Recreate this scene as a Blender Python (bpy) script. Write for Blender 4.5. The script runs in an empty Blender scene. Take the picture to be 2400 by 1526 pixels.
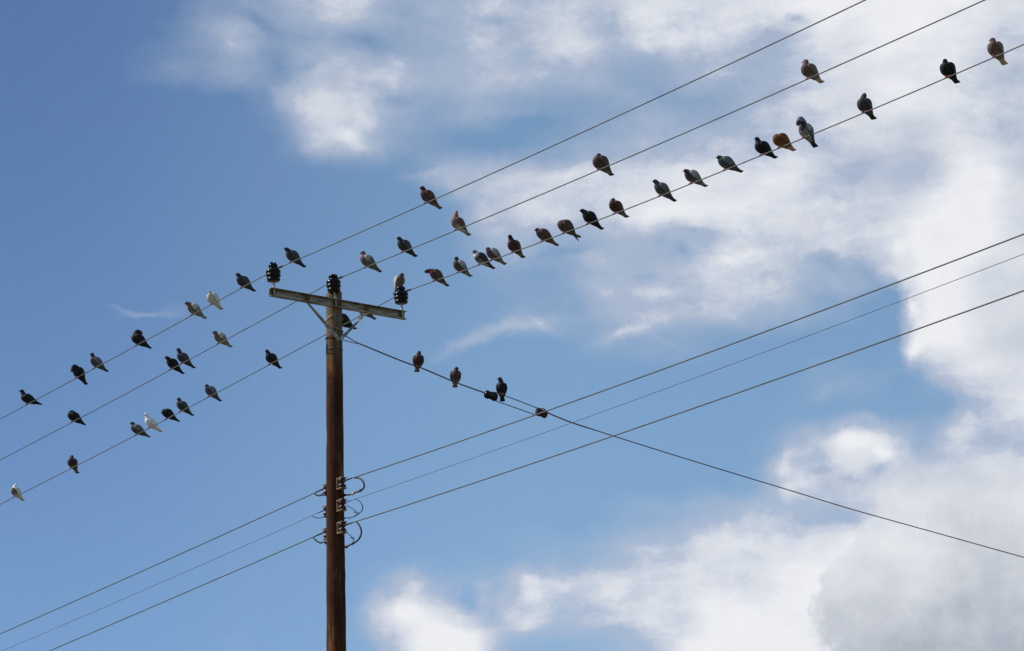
import bpy, bmesh, math, random
import numpy as np
from mathutils import Vector, Matrix
SC = bpy.context.scene
C = SC.collection
V = Vector

# ------------------------------------------------------------------ camera
R_ = V((0.99952132, 0.00888616, -0.02963401)); U_ = V((0.03093766, -0.28709056, 0.95740371)); F_ = V((0, 0.95786223, 0.28722805))
cd = bpy.data.cameras.new('camera'); cam = bpy.data.objects.new('camera', cd); C.objects.link(cam)
cam.matrix_world = Matrix(((R_.x, U_.x, -F_.x, 0), (R_.y, U_.y, -F_.y, 0), (R_.z, U_.z, -F_.z, 1.6), (0, 0, 0, 1)))
cd.lens = 99.05; cd.sensor_width = 36; cd.clip_start = .1; cd.clip_end = 6000
SC.camera = cam

# ------------------------------------------------------------------ exposure, sun, sky
SC.view_settings.view_transform = 'Standard'; SC.view_settings.look = 'None'
SC.view_settings.exposure = 0.0; SC.view_settings.gamma = 1
SUN_EL, SUN_AZ = math.radians(42), math.radians(-86)       # azimuth from +Y, clockwise positive: the sun stands to the left
sd = V((math.sin(SUN_AZ) * math.cos(SUN_EL), math.cos(SUN_AZ) * math.cos(SUN_EL), math.sin(SUN_EL)))
sl = bpy.data.lights.new('sun', 'SUN'); sl.energy = 5.0; sl.angle = math.radians(.5); sl.color = (1, .95, .87)
so = bpy.data.objects.new('sun', sl); C.objects.link(so); so.rotation_euler = (-sd).to_track_quat('-Z', 'Y').to_euler(); so.location = (-20, 20, 30)

WISPS=[(-7.75,17.04,0.607,0.078,-10,0.20),(-7.24,16.96,0.781,0.078,2,0.24),(-6.85,17.10,0.434,0.139,6,0.10),(-6.59,17.15,0.521,0.226,-2,0.05),(-1.10,16.27,0.607,0.191,31,0.22),(-0.44,16.57,0.954,0.208,16,0.34),(0.35,16.73,0.954,0.191,3,0.26),(-1.49,16.06,0.347,0.156,28,0.12),(0.78,16.65,0.521,0.139,-32,0.18),(2.07,16.40,0.651,0.174,20,0.30),(2.69,16.57,0.781,0.191,10,0.20),(3.07,16.25,0.347,0.104,-27,0.12),(-3.24,23.43,1.475,0.607,-7,0.06),(-3.53,21.29,1.041,0.521,-27,0.06),(-4.47,21.45,0.521,0.295,6,0.12),(-2.88,22.49,0.738,0.295,-10,-0.30),(-4.93,22.94,0.607,0.174,-27,-0.22),(-1.81,19.80,0.607,0.139,8,0.18),(3.26,21.39,0.521,0.434,-2,-0.14),(3.51,17.99,0.295,0.191,-12,-0.24),(6.43,17.72,0.521,0.208,-27,-0.22),(7.11,17.40,0.434,0.208,-22,-0.20),(6.25,13.51,0.347,0.104,6,-0.12),(7.34,13.50,0.260,0.174,48,-0.20),(6.80,13.27,0.260,0.104,-22,-0.12),(6.35,15.04,0.781,0.226,18,0.12),(7.47,15.27,0.521,0.295,8,0.16),(7.10,14.52,0.295,0.121,-22,0.15),(5.86,13.26,0.347,0.208,-2,0.12),(8.87,14.01,0.434,0.521,-22,0.25),(-1.40,10.45,0.824,0.477,-22,0.25),(-2.11,11.37,0.390,0.260,-2,0.12),(-2.33,10.98,0.434,0.304,-12,0.20),(-1.04,11.11,0.226,0.330,18,-0.30),(-0.61,10.85,0.226,0.260,-2,-0.20),(0.19,11.65,0.390,0.260,-12,0.25),(0.22,11.22,0.304,0.347,-2,0.25),(0.79,11.39,0.434,0.174,-12,0.15),(0.11,10.57,0.434,0.260,28,0.18),(-0.77,11.44,0.226,0.156,-2,0.12),(6.74,14.07,0.521,0.312,8,0.20),(7.42,13.81,0.295,0.191,-12,0.25),(5.46,13.67,0.295,0.295,-2,0.22),(5.51,13.10,0.226,0.226,-2,0.15),(6.22,14.96,0.295,0.174,18,0.12),(9.22,14.24,0.260,0.260,-2,0.15),(3.87,18.39,0.521,0.121,-14,-0.15),(5.22,17.42,0.347,0.121,8,-0.14),(7.86,17.78,0.191,0.347,-2,0.14),(8.13,16.68,0.156,0.295,-2,0.30),(8.08,15.70,0.191,0.295,-12,0.30),(7.65,16.85,0.208,0.399,-2,-0.28),(7.71,16.07,0.191,0.226,-2,-0.22),(7.80,15.07,0.260,0.174,-2,-0.20),(1.17,18.17,0.607,0.104,4,-0.20),(-0.54,18.99,0.312,0.191,-2,0.16),(-0.29,18.62,0.295,0.104,-2,0.14),(1.77,17.94,0.694,0.174,-18,0.14),(1.93,17.26,0.382,0.174,-2,0.12),(2.92,17.19,0.521,0.139,-10,0.14),(2.72,17.57,0.295,0.121,-12,-0.14),(-5.46,22.53,0.347,0.477,-22,0.12),(-2.77,20.85,0.260,0.295,-22,0.15),(-4.18,21.22,0.347,0.174,-22,0.10),(-3.21,20.60,0.226,0.139,-2,0.12),(-2.04,23.11,0.399,0.174,6,-0.16),(-3.93,22.06,0.295,0.139,28,-0.14),(-0.15,22.86,0.295,0.121,-2,-0.18),(-2.16,22.13,0.260,0.121,-2,0.12),(-0.43,22.35,0.521,0.295,-2,0.08),(-2.19,21.32,0.382,0.174,-2,-0.12),(0.60,20.77,1.041,0.191,-4,-0.14),(4.72,21.38,0.295,0.121,-2,-0.14),(2.22,21.38,0.434,0.139,-16,0.10),(5.95,22.61,0.295,0.104,-30,-0.20),(4.72,17.90,0.694,0.121,8,0.10),(2.71,20.34,0.781,0.139,6,0.10),(0.98,20.24,1.041,0.174,2,0.12)]
GREYMASS=[(8.98,10.51,3.644,2.256,-2,0.95),(7.22,11.06,1.215,0.824,-2,0.55),(10.30,11.87,3.471,2.863,-2,0.75),(7.93,9.81,1.041,0.954,-2,0.40),(7.69,11.95,0.954,0.521,-2,0.30)]
SKYROWS=[  # (cover, shade, edge hardness) of the clouds, one row per 0.7 degrees of elevation from the top down
('0000002345655566777888889999988', '0000000033200002222000000000012', '0000000000000000000000000000000'),
('0000013534534565676777768899887', '0000000333000023212000000000012', '0000000000000000000000000000000'),
('0000122435666666554356667888877', '0000000003300033000001100000023', '0000000033330000000000000000000'),
('0000000037763342223433567788777', '0000000002200000000000001100023', '0000000033330000000000000000000'),
('0000000015652100134556666777777', '0000000000000000000000000223023', '0000000033330000000000000004400'),
('0000000000001567777788887666887', '0000000000000000000000000343003', '0000000000003333333330000066666'),
('0000000000000156777888887778998', '0000000000000000000000000120002', '0000000000003333333330000066666'),
('0000000000000045445556777779998', '0000000000000000002020022000002', '0000000000003333333330000066666'),
('0000000000000012245567776569988', '0000000000000000000020020000012', '0000000000003333333330000066666'),
('0000000000000012335556553218988', '0000000000000000000002000000012', '0000000000003333333330000066666'),
('0000000000000000012221000019987', '0000000000000000000000000000023', '0000000000000000000000000066666'),
('0000000000000000000000001114788', '0000000000000000000000000000002', '0000000000000000000000000066666'),
('0000000000000000000000011211368', '0000000000000000000000000000000', '0000000000000000000000444444666'),
('0000000000000000000000146874566', '0000000000000000000000000000100', '0000000000000000000000444444000'),
('0000000000000000000000266777888', '0000000000000000000000000012322', '0000000000000000000000444444000'),
('0000000000000000001234555689999', '0000000000000000000000000023443', '0000000000000000000000000000000'),
('0000000000001112224678888999999', '0000000000000000000000000222455', '0000000000555555000000000000000'),
('0000000000035445667788899999999', '0000000000000000000000213344566', '0000000000555555000000000000000'),
('0000000000168766667889999999999', '0000000000000000000002105566788', '0000000000555555000000000000000'),
('0000000100137984223589999999999', '0000000000000000000000005678899', '0000000000555555000000000000000')]
KU=(0.04848,-0.00151,0.52501); KV=(-0.04493,-1.45390,33.64845)


w = bpy.data.worlds.new('World'); SC.world = w; w.use_nodes = True
nt = w.node_tree; nt.nodes.clear(); N = nt.nodes; L = nt.links
def nd(t, **k):
    n = N.new(t)
    for a, b in k.items(): setattr(n, a, b)
    return n
def inp(s, v):
    if hasattr(v, 'is_output'): L.new(v, s)
    else: s.default_value = v
def mth(op, a, b=0.0, c=None, clamp=False):
    n = nd('ShaderNodeMath', operation=op, use_clamp=clamp); inp(n.inputs[0], a); inp(n.inputs[1], b)
    if c is not None: inp(n.inputs[2], c)
    return n.outputs[0]
def vmt(op, a, b=(0, 0, 0)):
    n = nd('ShaderNodeVectorMath', operation=op); inp(n.inputs[0], a); inp(n.inputs[1], b); return n
def smooth(x, a, b, c=0.0, d=1.0, t='SMOOTHSTEP'):
    n = nd('ShaderNodeMapRange', interpolation_type=t); inp(n.inputs[0], x); inp(n.inputs[1], a); inp(n.inputs[2], b); inp(n.inputs[3], c); inp(n.inputs[4], d); return n.outputs[0]
def noise(v, scale, detail=6, rough=.55, dist=0.0):
    n = nd('ShaderNodeTexNoise'); L.new(v, n.inputs['Vector']); n.inputs['Scale'].default_value = scale; n.inputs['Detail'].default_value = detail
    n.inputs['Roughness'].default_value = rough; n.inputs['Distortion'].default_value = dist; return n
tc = nd('ShaderNodeTexCoord'); D = vmt('NORMALIZE', tc.outputs['Generated']).outputs[0]
sx = nd('ShaderNodeSeparateXYZ'); L.new(D, sx.inputs[0])
az = mth('MULTIPLY', mth('ARCTAN2', sx.outputs[0], sx.outputs[1]), 57.29578)
el = mth('MULTIPLY', mth('ARCSINE', sx.outputs[2]), 57.29578)
azc = mth('MULTIPLY', az, mth('COSINE', mth('ARCSINE', sx.outputs[2])))
cb = nd('ShaderNodeCombineXYZ'); L.new(azc, cb.inputs[0]); L.new(el, cb.inputs[1]); cb.inputs[2].default_value = 1.0; AE = cb.outputs[0]      # azimuth and elevation in degrees
def warped(scale, amp, detail=5, rough=.6):
    n = noise(AE, scale, detail, rough)
    o = vmt('MULTIPLY', vmt('SUBTRACT', n.outputs['Color'], (.5, .5, .5)).outputs[0], (amp, amp, 0)).outputs[0]
    return vmt('ADD', AE, o).outputs[0]
def blobs(lst, vec, hard_edge=False):
    acc = 0.0
    for (a, e, ra, re, rot, amp) in lst:
        if amp == 0: continue
        c, s = math.cos(math.radians(rot)), math.sin(math.radians(rot))
        u = vmt('DOT_PRODUCT', vec, (c / ra, s / ra, -(a * c + e * s) / ra)).outputs['Value']
        v = vmt('DOT_PRODUCT', vec, (-s / re, c / re, -(-a * s + e * c) / re)).outputs['Value']
        r2 = mth('MULTIPLY_ADD', v, v, mth('MULTIPLY', u, u))
        f = smooth(r2, 1.3, -.05, 0, amp) if hard_edge else mth('MULTIPLY', mth('EXPONENT', mth('MULTIPLY', r2, -1.7)), amp)
        acc = f if isinstance(acc, float) else mth('ADD', acc, f)
    return acc
wS = warped(.62, .66, 8, .68); wC = warped(1.0, .60, 8, .68)
uu = vmt('DOT_PRODUCT', wS, KU).outputs['Value']; vv = vmt('DOT_PRODUCT', wS, KV).outputs['Value']
vv = mth('MINIMUM', mth('MAXIMUM', vv, 0.0), 19.0)
acc = None
for j, (ca, cg, cc) in enumerate(SKYROWS):
    wj = smooth(mth('ABSOLUTE', mth('SUBTRACT', vv, float(j))), 1.0, 0.0)
    rp = nd('ShaderNodeValToRGB'); L.new(uu, rp.inputs[0]); cr = rp.color_ramp; cr.interpolation = 'CARDINAL'
    # runs of equal values need only their first and last stop
    idx = [i for i in range(31) if i in (0, 30) or not (ca[i - 1:i + 2] == ca[i] * 3 and cg[i - 1:i + 2] == cg[i] * 3 and cc[i - 1:i + 2] == cc[i] * 3)]
    cr.elements[0].position = 0; cr.elements[1].position = 1
    for i in idx[1:-1]: cr.elements.new(i / 30)
    for e_, i in zip(cr.elements, idx): e_.color = (int(ca[i]) / 9, int(cg[i]) / 9, int(cc[i]) / 9, 1)
    if acc is None:
        m0 = nd('ShaderNodeMix', data_type='RGBA', blend_type='ADD'); m0.inputs[6].default_value = (0, 0, 0, 1)
    else:
        m0 = nd('ShaderNodeMix', data_type='RGBA', blend_type='ADD'); L.new(acc, m0.inputs[6])
    L.new(rp.outputs[0], m0.inputs[7]); L.new(wj, m0.inputs[0]); acc = m0.outputs[2]
sep = nd('ShaderNodeSeparateColor'); L.new(acc, sep.inputs[0]); cover, shade, hard = sep.outputs[0], sep.outputs[1], sep.outputs[2]
cover = mth('ADD', cover, blobs(WISPS, wC))
n1 = noise(wS, .75, 9, .66).outputs[0]; n2 = noise(wC, 1.6, 8, .62).outputs[0]
ms = nd('ShaderNodeMapping'); L.new(wS, ms.inputs[0]); ms.inputs[2].default_value = (0, 0, math.radians(-14)); ms.inputs[3].default_value = (.55, 1.5, 1)
n3 = noise(ms.outputs[0], 1.1, 9, .66).outputs[0]
nn = mth('SUBTRACT', mth('ADD', mth('MULTIPLY', n1, .5), mth('MULTIPLY', n3, .5)), .5)
mid = mth('MULTIPLY', mth('MULTIPLY', cover, mth('SUBTRACT', 1.12, cover)), 4.0)                 # noise bites hardest where the cover is half
softA = mth('ADD', cover, mth('MULTIPLY', nn, mth('MULTIPLY', mth('MAXIMUM', mid, 0.0), .95)), clamp=True)
hardA = mth('MULTIPLY', smooth(mth('ADD', cover, mth('MULTIPLY', mth('SUBTRACT', n2, .5), .6)), .24, .66), mth('MULTIPLY_ADD', cover, .45, .55))
A1 = mth('ADD', mth('MULTIPLY', softA, mth('SUBTRACT', 1.0, hard)), mth('MULTIPLY', hardA, hard))
gm = smooth(mth('ADD', blobs(GREYMASS, wC, True), mth('MULTIPLY', mth('SUBTRACT', n2, .5), .7)), .30, .50)
gm = mth('MAXIMUM', gm, smooth(el, 11.9, 12.6))
# generic broken cloud for the rest of the dome
offd = mth('ARCCOSINE', vmt('DOT_PRODUCT', D, (0, F_.y, F_.z)).outputs['Value'])
gn = noise(D, 2.6, 8, .6, .3).outputs[0]
gen = mth('MULTIPLY', smooth(gn, .54, .72), smooth(offd, .24, .40))
up = smooth(sx.outputs[2], -.02, .02)
cc_ = mth('MAXIMUM', mth('MINIMUM', A1, 1.0), 0.0)
A1 = mth('MULTIPLY', smooth(cc_, .03, .84, 0, 1, 'LINEAR'), smooth(offd, .42, .26))
A = mth('SUBTRACT', 1.0, mth('MULTIPLY', mth('SUBTRACT', 1.0, A1), mth('SUBTRACT', 1.0, gen)))
veil = mth('ADD', smooth(el, 23, 9, 0, .05), smooth(az, -11.5, 1, 0, .25))   # thin haze, thicker low down and towards the cloud bank
A = mth('MULTIPLY', A, up)
g = mth('ADD', mth('MULTIPLY', shade, gm), mth('MULTIPLY', mth('SUBTRACT', mth('ADD', mth('MULTIPLY', n2, .5), mth('MULTIPLY', n1, .5)), .5), mth('MULTIPLY_ADD', shade, .9, .65)), clamp=True)
mc = nd('ShaderNodeMix', data_type='RGBA'); inp(mc.inputs[0], g); mc.inputs[6].default_value = (.86, .87, .90, 1); mc.inputs[7].default_value = (.42, .465, .54, 1)
lum = mth('MAXIMUM', smooth(mth('MINIMUM', cc_, mth('ADD', mth('MULTIPLY', softA, .97), .02)), .62, 1.0, 0, 1, 'LINEAR'), mth('MULTIPLY', gen, .8))
thin = nd('ShaderNodeMix', data_type='RGBA'); L.new(lum, thin.inputs[0]); thin.inputs[6].default_value = (.46, .525, .655, 1); L.new(mc.outputs[2], thin.inputs[7])
sky = nd('ShaderNodeTexSky', sky_type='NISHITA'); sky.sun_disc = False; sky.sun_elevation = SUN_EL; sky.sun_rotation = SUN_AZ
sky.air_density = .78; sky.dust_density = 0.0; sky.ozone_density = 5.5; sky.altitude = 100
b1 = nd('ShaderNodeBackground'); L.new(sky.outputs[0], b1.inputs[0]); b1.inputs[1].default_value = .107
bv = nd('ShaderNodeBackground'); bv.inputs[0].default_value = (.42, .685, .905, 1); mv = nd('ShaderNodeMixShader'); L.new(veil, mv.inputs[0]); L.new(b1.outputs[0], mv.inputs[1]); L.new(bv.outputs[0], mv.inputs[2])
b2 = nd('ShaderNodeBackground'); L.new(thin.outputs[2], b2.inputs[0]); b2.inputs[1].default_value = 1.0
mx = nd('ShaderNodeMixShader'); L.new(A, mx.inputs[0]); L.new(mv.outputs[0], mx.inputs[1]); L.new(b2.outputs[0], mx.inputs[2])
ow = nd('ShaderNodeOutputWorld'); L.new(mx.outputs[0], ow.inputs[0])

# ------------------------------------------------------------------ materials
def mat(name, col, rough=.7, metal=0.0, col2=None, scale=(20, 20, 20), lo=.4, hi=.6, bump=0.0, bscale=60, coat=0.0, attr=False, spec=.5):
    m = bpy.data.materials.new(name); m.use_nodes = True; t = m.node_tree; b = t.nodes['Principled BSDF']
    b.inputs['Specular IOR Level'].default_value = spec
    b.inputs['Roughness'].default_value = rough; b.inputs['Metallic'].default_value = metal; b.inputs['Coat Weight'].default_value = coat
    tcn = t.nodes.new('ShaderNodeTexCoord'); mp = t.nodes.new('ShaderNodeMapping'); t.links.new(tcn.outputs['Object'], mp.inputs[0]); mp.inputs[3].default_value = scale
    nz = t.nodes.new('ShaderNodeTexNoise'); nz.inputs['Scale'].default_value = 1; nz.inputs['Detail'].default_value = 6; t.links.new(mp.outputs[0], nz.inputs['Vector'])
    mr = t.nodes.new('ShaderNodeMapRange'); t.links.new(nz.outputs[0], mr.inputs[0]); mr.inputs[1].default_value = lo; mr.inputs[2].default_value = hi
    mxn = t.nodes.new('ShaderNodeMix'); mxn.data_type = 'RGBA'; t.links.new(mr.outputs[0], mxn.inputs[0])
    mxn.inputs[6].default_value = (*col, 1); mxn.inputs[7].default_value = (*(col2 or [c * .8 for c in col]), 1)
    out = mxn.outputs[2]
    if attr:
        at = t.nodes.new('ShaderNodeAttribute'); at.attribute_name = 'plumage'
        mu = t.nodes.new('ShaderNodeMix'); mu.data_type = 'RGBA'; mu.blend_type = 'MULTIPLY'; mu.inputs[0].default_value = 1
        t.links.new(at.outputs[0], mu.inputs[6]); t.links.new(out, mu.inputs[7]); out = mu.outputs[2]
    t.links.new(out, b.inputs['Base Color'])
    if bump:
        nb = t.nodes.new('ShaderNodeTexNoise'); nb.inputs['Scale'].default_value = bscale; nb.inputs['Detail'].default_value = 4; t.links.new(tcn.outputs['Object'], nb.inputs['Vector'])
        bp = t.nodes.new('ShaderNodeBump'); bp.inputs['Strength'].default_value = 1; bp.inputs['Distance'].default_value = bump
        t.links.new(nb.outputs[0], bp.inputs['Height']); t.links.new(bp.outputs[0], b.inputs['Normal'])
    return m
M = {}
M['feather'] = mat('feathers', (1.04, 1.03, 1.02), .7, 0, (.70, .71, .73), (55, 55, 55), .40, .60, .0015, 130, attr=True, spec=.18)
def blooms(m, pts, r0, r1, col):
    t = m.node_tree; ln = t.links.new; b = t.nodes['Principled BSDF']; src = b.inputs['Base Color'].links[0].from_socket
    tcn = t.nodes.new('ShaderNodeTexCoord'); nz = t.nodes.new('ShaderNodeTexNoise'); nz.inputs['Scale'].default_value = 30; ln(tcn.outputs['Object'], nz.inputs['Vector'])
    for p in pts:
        d = t.nodes.new('ShaderNodeVectorMath'); d.operation = 'DISTANCE'; ln(tcn.outputs['Object'], d.inputs[0]); d.inputs[1].default_value = p
        a = t.nodes.new('ShaderNodeMath'); a.operation = 'MULTIPLY_ADD'; ln(nz.outputs[0], a.inputs[0]); a.inputs[1].default_value = .06; ln(d.outputs['Value'], a.inputs[2])
        r = t.nodes.new('ShaderNodeMapRange'); ln(a.outputs[0], r.inputs[0]); r.inputs[1].default_value = r0; r.inputs[2].default_value = r1; r.inputs[3].default_value = .85; r.inputs[4].default_value = 0
        x = t.nodes.new('ShaderNodeMix'); x.data_type = 'RGBA'; ln(r.outputs[0], x.inputs[0]); ln(src, x.inputs[6]); x.inputs[7].default_value = (*col, 1); src = x.outputs[2]
    ln(src, b.inputs['Base Color'])
M['leg'] = mat('pigeon_leg_skin', (.38, .09, .08), .6)
M['beak'] = mat('pigeon_beak_horn', (.05, .045, .045), .5)
M['eye'] = mat('pigeon_eye_orange', (.45, .12, .02), .2)
M['wire'] = mat('weathered_conductor', (.10, .115, .11), .6, .3, (.06, .07, .07), (6, 6, 6))
M['cover'] = mat('black_cable_sheath', (.016, .018, .02), .6, spec=.2)
M['stay'] = mat('rusty_strand', (.14, .10, .09), .6, .3, (.08, .06, .065), (9, 9, 9))
M['glaze'] = mat('brown_porcelain_glaze', (.006, .004, .004), .26, 0, (.004, .003, .003), spec=.22)
M['glaze2'] = mat('red_brown_porcelain', (.07, .018, .015), .3, 0, (.03, .012, .010), spec=.22)
M['galv'] = mat('weathered_galvanised_steel', (.42, .39, .32), .5, .7, (.22, .175, .12), (9, 9, 26), .42, .62, .0008, 90)
M['arm'] = mat('weathered_crossarm_steel', (.39, .37, .295), .58, .65, (.20, .15, .08), (6, 6, 40), .38, .64, .0008, 90)
M['rust'] = mat('rusty_bolt', (.10, .045, .02), .8, 0, (.05, .025, .015), (60, 60, 60))
M['cream'] = mat('pale_zinc_pin', (.62, .55, .46), .55, .1, (.42, .35, .28), (30, 30, 12))
M['rack'] = mat('stained_rack_steel', (.34, .26, .17), .6, .1, (.12, .08, .05), (45, 45, 45), .4, .6)
M['ground'] = mat('dry_grass_ground', (.10, .10, .045), .95, 0, (.16, .135, .085), (.35, .35, .35), .4, .62, .02, 9)

# creosoted, weathered timber: brown-red with long grain, greyer towards the top
def wood():
    m = bpy.data.materials.new('creosoted_pole_timber'); m.use_nodes = True; t = m.node_tree; b = t.nodes['Principled BSDF']; ln = t.links.new
    b.inputs['Roughness'].default_value = .9; b.inputs['Specular IOR Level'].default_value = .08
    tcn = t.nodes.new('ShaderNodeTexCoord'); sp = t.nodes.new('ShaderNodeSeparateXYZ'); ln(tcn.outputs['Object'], sp.inputs[0])
    def nz(scl, det, ro=.6):
        mp = t.nodes.new('ShaderNodeMapping'); ln(tcn.outputs['Object'], mp.inputs[0]); mp.inputs[3].default_value = scl
        n = t.nodes.new('ShaderNodeTexNoise'); n.inputs['Scale'].default_value = 1; n.inputs['Detail'].default_value = det; n.inputs['Roughness'].default_value = ro; ln(mp.outputs[0], n.inputs['Vector']); return n.outputs[0]
    def mr(x, a, b_, c=0, d=1):
        n = t.nodes.new('ShaderNodeMapRange'); ln(x, n.inputs[0]); n.inputs[1].default_value = a; n.inputs[2].default_value = b_; n.inputs[3].default_value = c; n.inputs[4].default_value = d; return n.outputs[0]
    def mix(f, a, b_, bt='MIX'):
        n = t.nodes.new('ShaderNodeMix'); n.data_type = 'RGBA'; n.blend_type = bt; ln(f, n.inputs[0])
        for s, v in ((n.inputs[6], a), (n.inputs[7], b_)):
            if hasattr(v, 'is_output'): ln(v, s)
            else: s.default_value = (*v, 1)
        return n.outputs[2]
    grain = nz((70, 70, 3.0), 5); patch = nz((7, 7, 1.6), 4); fine = nz((160, 160, 14), 3)
    c = mix(mr(patch, .35, .65), (.105, .039, .016), (.040, .017, .009))
    c = mix(mr(grain, .48, .66), c, (.045, .020, .010))
    gz = t.nodes.new('ShaderNodeMath'); gz.operation = 'ADD'; ln(sp.outputs[2], gz.inputs[0])
    pm = t.nodes.new('ShaderNodeMath'); pm.operation = 'MULTIPLY'; ln(patch, pm.inputs[0]); pm.inputs[1].default_value = 1.1; ln(pm.outputs[0], gz.inputs[1])
    c = mix(mr(patch, .44, .30), c, (.21, .095, .045))
    c = mix(mr(grain, .60, .68), c, (.010, .006, .004))
    top = mr(gz.outputs[0], 11.25, 11.95)
    c = mix(top, c, mix(mr(grain, .4, .6), (.20, .14, .09), (.085, .058, .038)))
    ln(c, b.inputs['Base Color'])
    bp = t.nodes.new('ShaderNodeBump'); bp.inputs['Distance'].default_value = .006; bp.inputs['Strength'].default_value = 1
    ad = t.nodes.new('ShaderNodeMath'); ad.operation = 'ADD'; ln(grain, ad.inputs[0]); ln(fine, ad.inputs[1]); ln(ad.outputs[0], bp.inputs['Height']); ln(bp.outputs[0], b.inputs['Normal'])
    return m
M['wood'] = wood()

# ------------------------------------------------------------------ helpers
def tag(o, label=None, cat=None, group=None, kind=None):
    if label: o['label'] = label
    if cat: o['category'] = cat
    if group: o['group'] = group
    if kind: o['kind'] = kind
    return o
def empty(name, loc, label, cat, group=None, rz=0):
    o = bpy.data.objects.new(name, None); C.objects.link(o); o.location = loc; o.rotation_euler = (0, 0, rz); o.empty_display_size = .1
    return tag(o, label, cat, group)
def obj(name, bm, m, parent=None, sm=True):
    me = bpy.data.meshes.new(name); bm.normal_update(); bm.to_mesh(me); bm.free(); me.materials.append(M[m] if isinstance(m, str) else m)
    if sm:
        for p in me.polygons: p.use_smooth = True
    o = bpy.data.objects.new(name, me); C.objects.link(o)
    if parent: o.parent = parent
    return o
def tube(bm, pts, rad, seg=8, caps=True):
    pts = [V(p) for p in pts]; n = len(pts); rr = rad if isinstance(rad, (list, tuple)) else [rad] * n
    t0 = (pts[1] - pts[0]).normalized(); up = V((0, 0, 1)) if abs(t0.z) < .9 else V((1, 0, 0)); a = t0.cross(up).normalized(); rings = []
    for i, p in enumerate(pts):
        t = ((pts[min(i + 1, n - 1)] - pts[max(i - 1, 0)])).normalized(); a = (a - t * a.dot(t)).normalized(); b = t.cross(a)
        rings.append([bm.verts.new(p + (a * math.cos(k * 2 * math.pi / seg) + b * math.sin(k * 2 * math.pi / seg)) * rr[i]) for k in range(seg)])
    for i in range(n - 1):
        for k in range(seg): bm.faces.new((rings[i][k], rings[i][(k + 1) % seg], rings[i + 1][(k + 1) % seg], rings[i + 1][k]))
    if caps: bm.faces.new(rings[0][::-1]); bm.faces.new(rings[-1])
    return rings
def catmull(pts, k=6):
    pts = [V(p) for p in pts]
    if len(pts) < 3: return pts
    P = [pts[0] * 2 - pts[1]] + pts + [pts[-1] * 2 - pts[-2]]; out = []
    for i in range(1, len(P) - 2):
        for j in range(k):
            t = j / k; a, b, c, d = P[i - 1:i + 3]
            out.append(.5 * ((2 * b) + (c - a) * t + (2 * a - 5 * b + 4 * c - d) * t * t + (-a + 3 * b - 3 * c + d) * t ** 3))
    return out + [pts[-1]]
def lathe(bm, prof, mtx=Matrix(), seg=24):
    rings = []
    for r, z in prof:
        rings.append([bm.verts.new(mtx @ V((max(r, 1e-4) * math.cos(k * 2 * math.pi / seg), max(r, 1e-4) * math.sin(k * 2 * math.pi / seg), z))) for k in range(seg)])
    for i in range(len(rings) - 1):
        for k in range(seg): bm.faces.new((rings[i][k], rings[i][(k + 1) % seg], rings[i + 1][(k + 1) % seg], rings[i + 1][k]))
    bm.faces.new(rings[0][::-1]); bm.faces.new(rings[-1])
def box(bm, c, hx, hy, hz, ax=None, bev=0.0):
    """box with half sizes along the axes ax (three vectors)"""
    X, Y, Z = ax or (V((1, 0, 0)), V((0, 1, 0)), V((0, 0, 1))); c = V(c)
    vs = [bm.verts.new(c + X * hx * a + Y * hy * b + Z * hz * d) for a in (-1, 1) for b in (-1, 1) for d in (-1, 1)]
    fs = [bm.faces.new([vs[i] for i in q]) for q in ((0, 1, 3, 2), (4, 6, 7, 5), (0, 4, 5, 1), (2, 3, 7, 6), (0, 2, 6, 4), (1, 5, 7, 3))]
    if bev: bmesh.ops.bevel(bm, geom=list({e for f in fs for e in f.edges}), offset=bev, segments=2, affect='EDGES', profile=.5)
Zv = V((0, 0, 1))

# ------------------------------------------------------------------ ground (below the frame: it lights everything from underneath)
bm = bmesh.new(); n = 40
for i in range(n + 1):
    for j in range(n + 1):
        x = (i / n - .5) * 4000; y = (j / n - .5) * 4000
        bm.verts.new((x, y, -.02 + .3 * math.sin(x * .011) * math.cos(y * .009) * min(1, math.hypot(x, y) / 300)))
bm.verts.ensure_lookup_table()
for i in range(n):
    for j in range(n): a = i * (n + 1) + j; bm.faces.new((bm.verts[a], bm.verts[a + n + 1], bm.verts[a + n + 2], bm.verts[a + 1]))
tag(obj('ground', bm, 'ground'), kind='structure')

# ------------------------------------------------------------------ the pole
C0 = V((-2.09417, 32.30638, 11.635)); A_ = V((.81328278, .58186865, 0)); N_ = V((.58186865, -.81328278, 0))    # arm centre, along the arm, off its face
def armp(a, n, z): return C0 + A_ * a + N_ * n + V((0, 0, z - C0.z))
pole = empty('utility_pole', (-2.1953, 32.4121, 0), 'tall brown timber utility pole with steel crossarm and black insulators', 'utility pole')
pt, pb = V((-2.1326, 32.4121, 11.80)), V((-2.1577, 32.4121, 7.44)); lean = (pt - pb) / (pt.z - pb.z)
def axis(z): return pb + lean * (z - pb.z)
base = axis(0); pole.location = base
def pr(z): return .093 + (11.8 - z) * .0054
def inpole(o): o.parent = pole; o.matrix_parent_inverse = Matrix.Translation(-base); return o
bm = bmesh.new(); random.seed(5); rings = []; seg = 40
zs = [-.3 + i * .06 for i in range(int(12.1 / .06))]; zs = [z for z in zs if z < 11.79] + [11.79, 11.80]
ph = [random.uniform(0, 6.28) for _ in range(8)]
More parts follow.
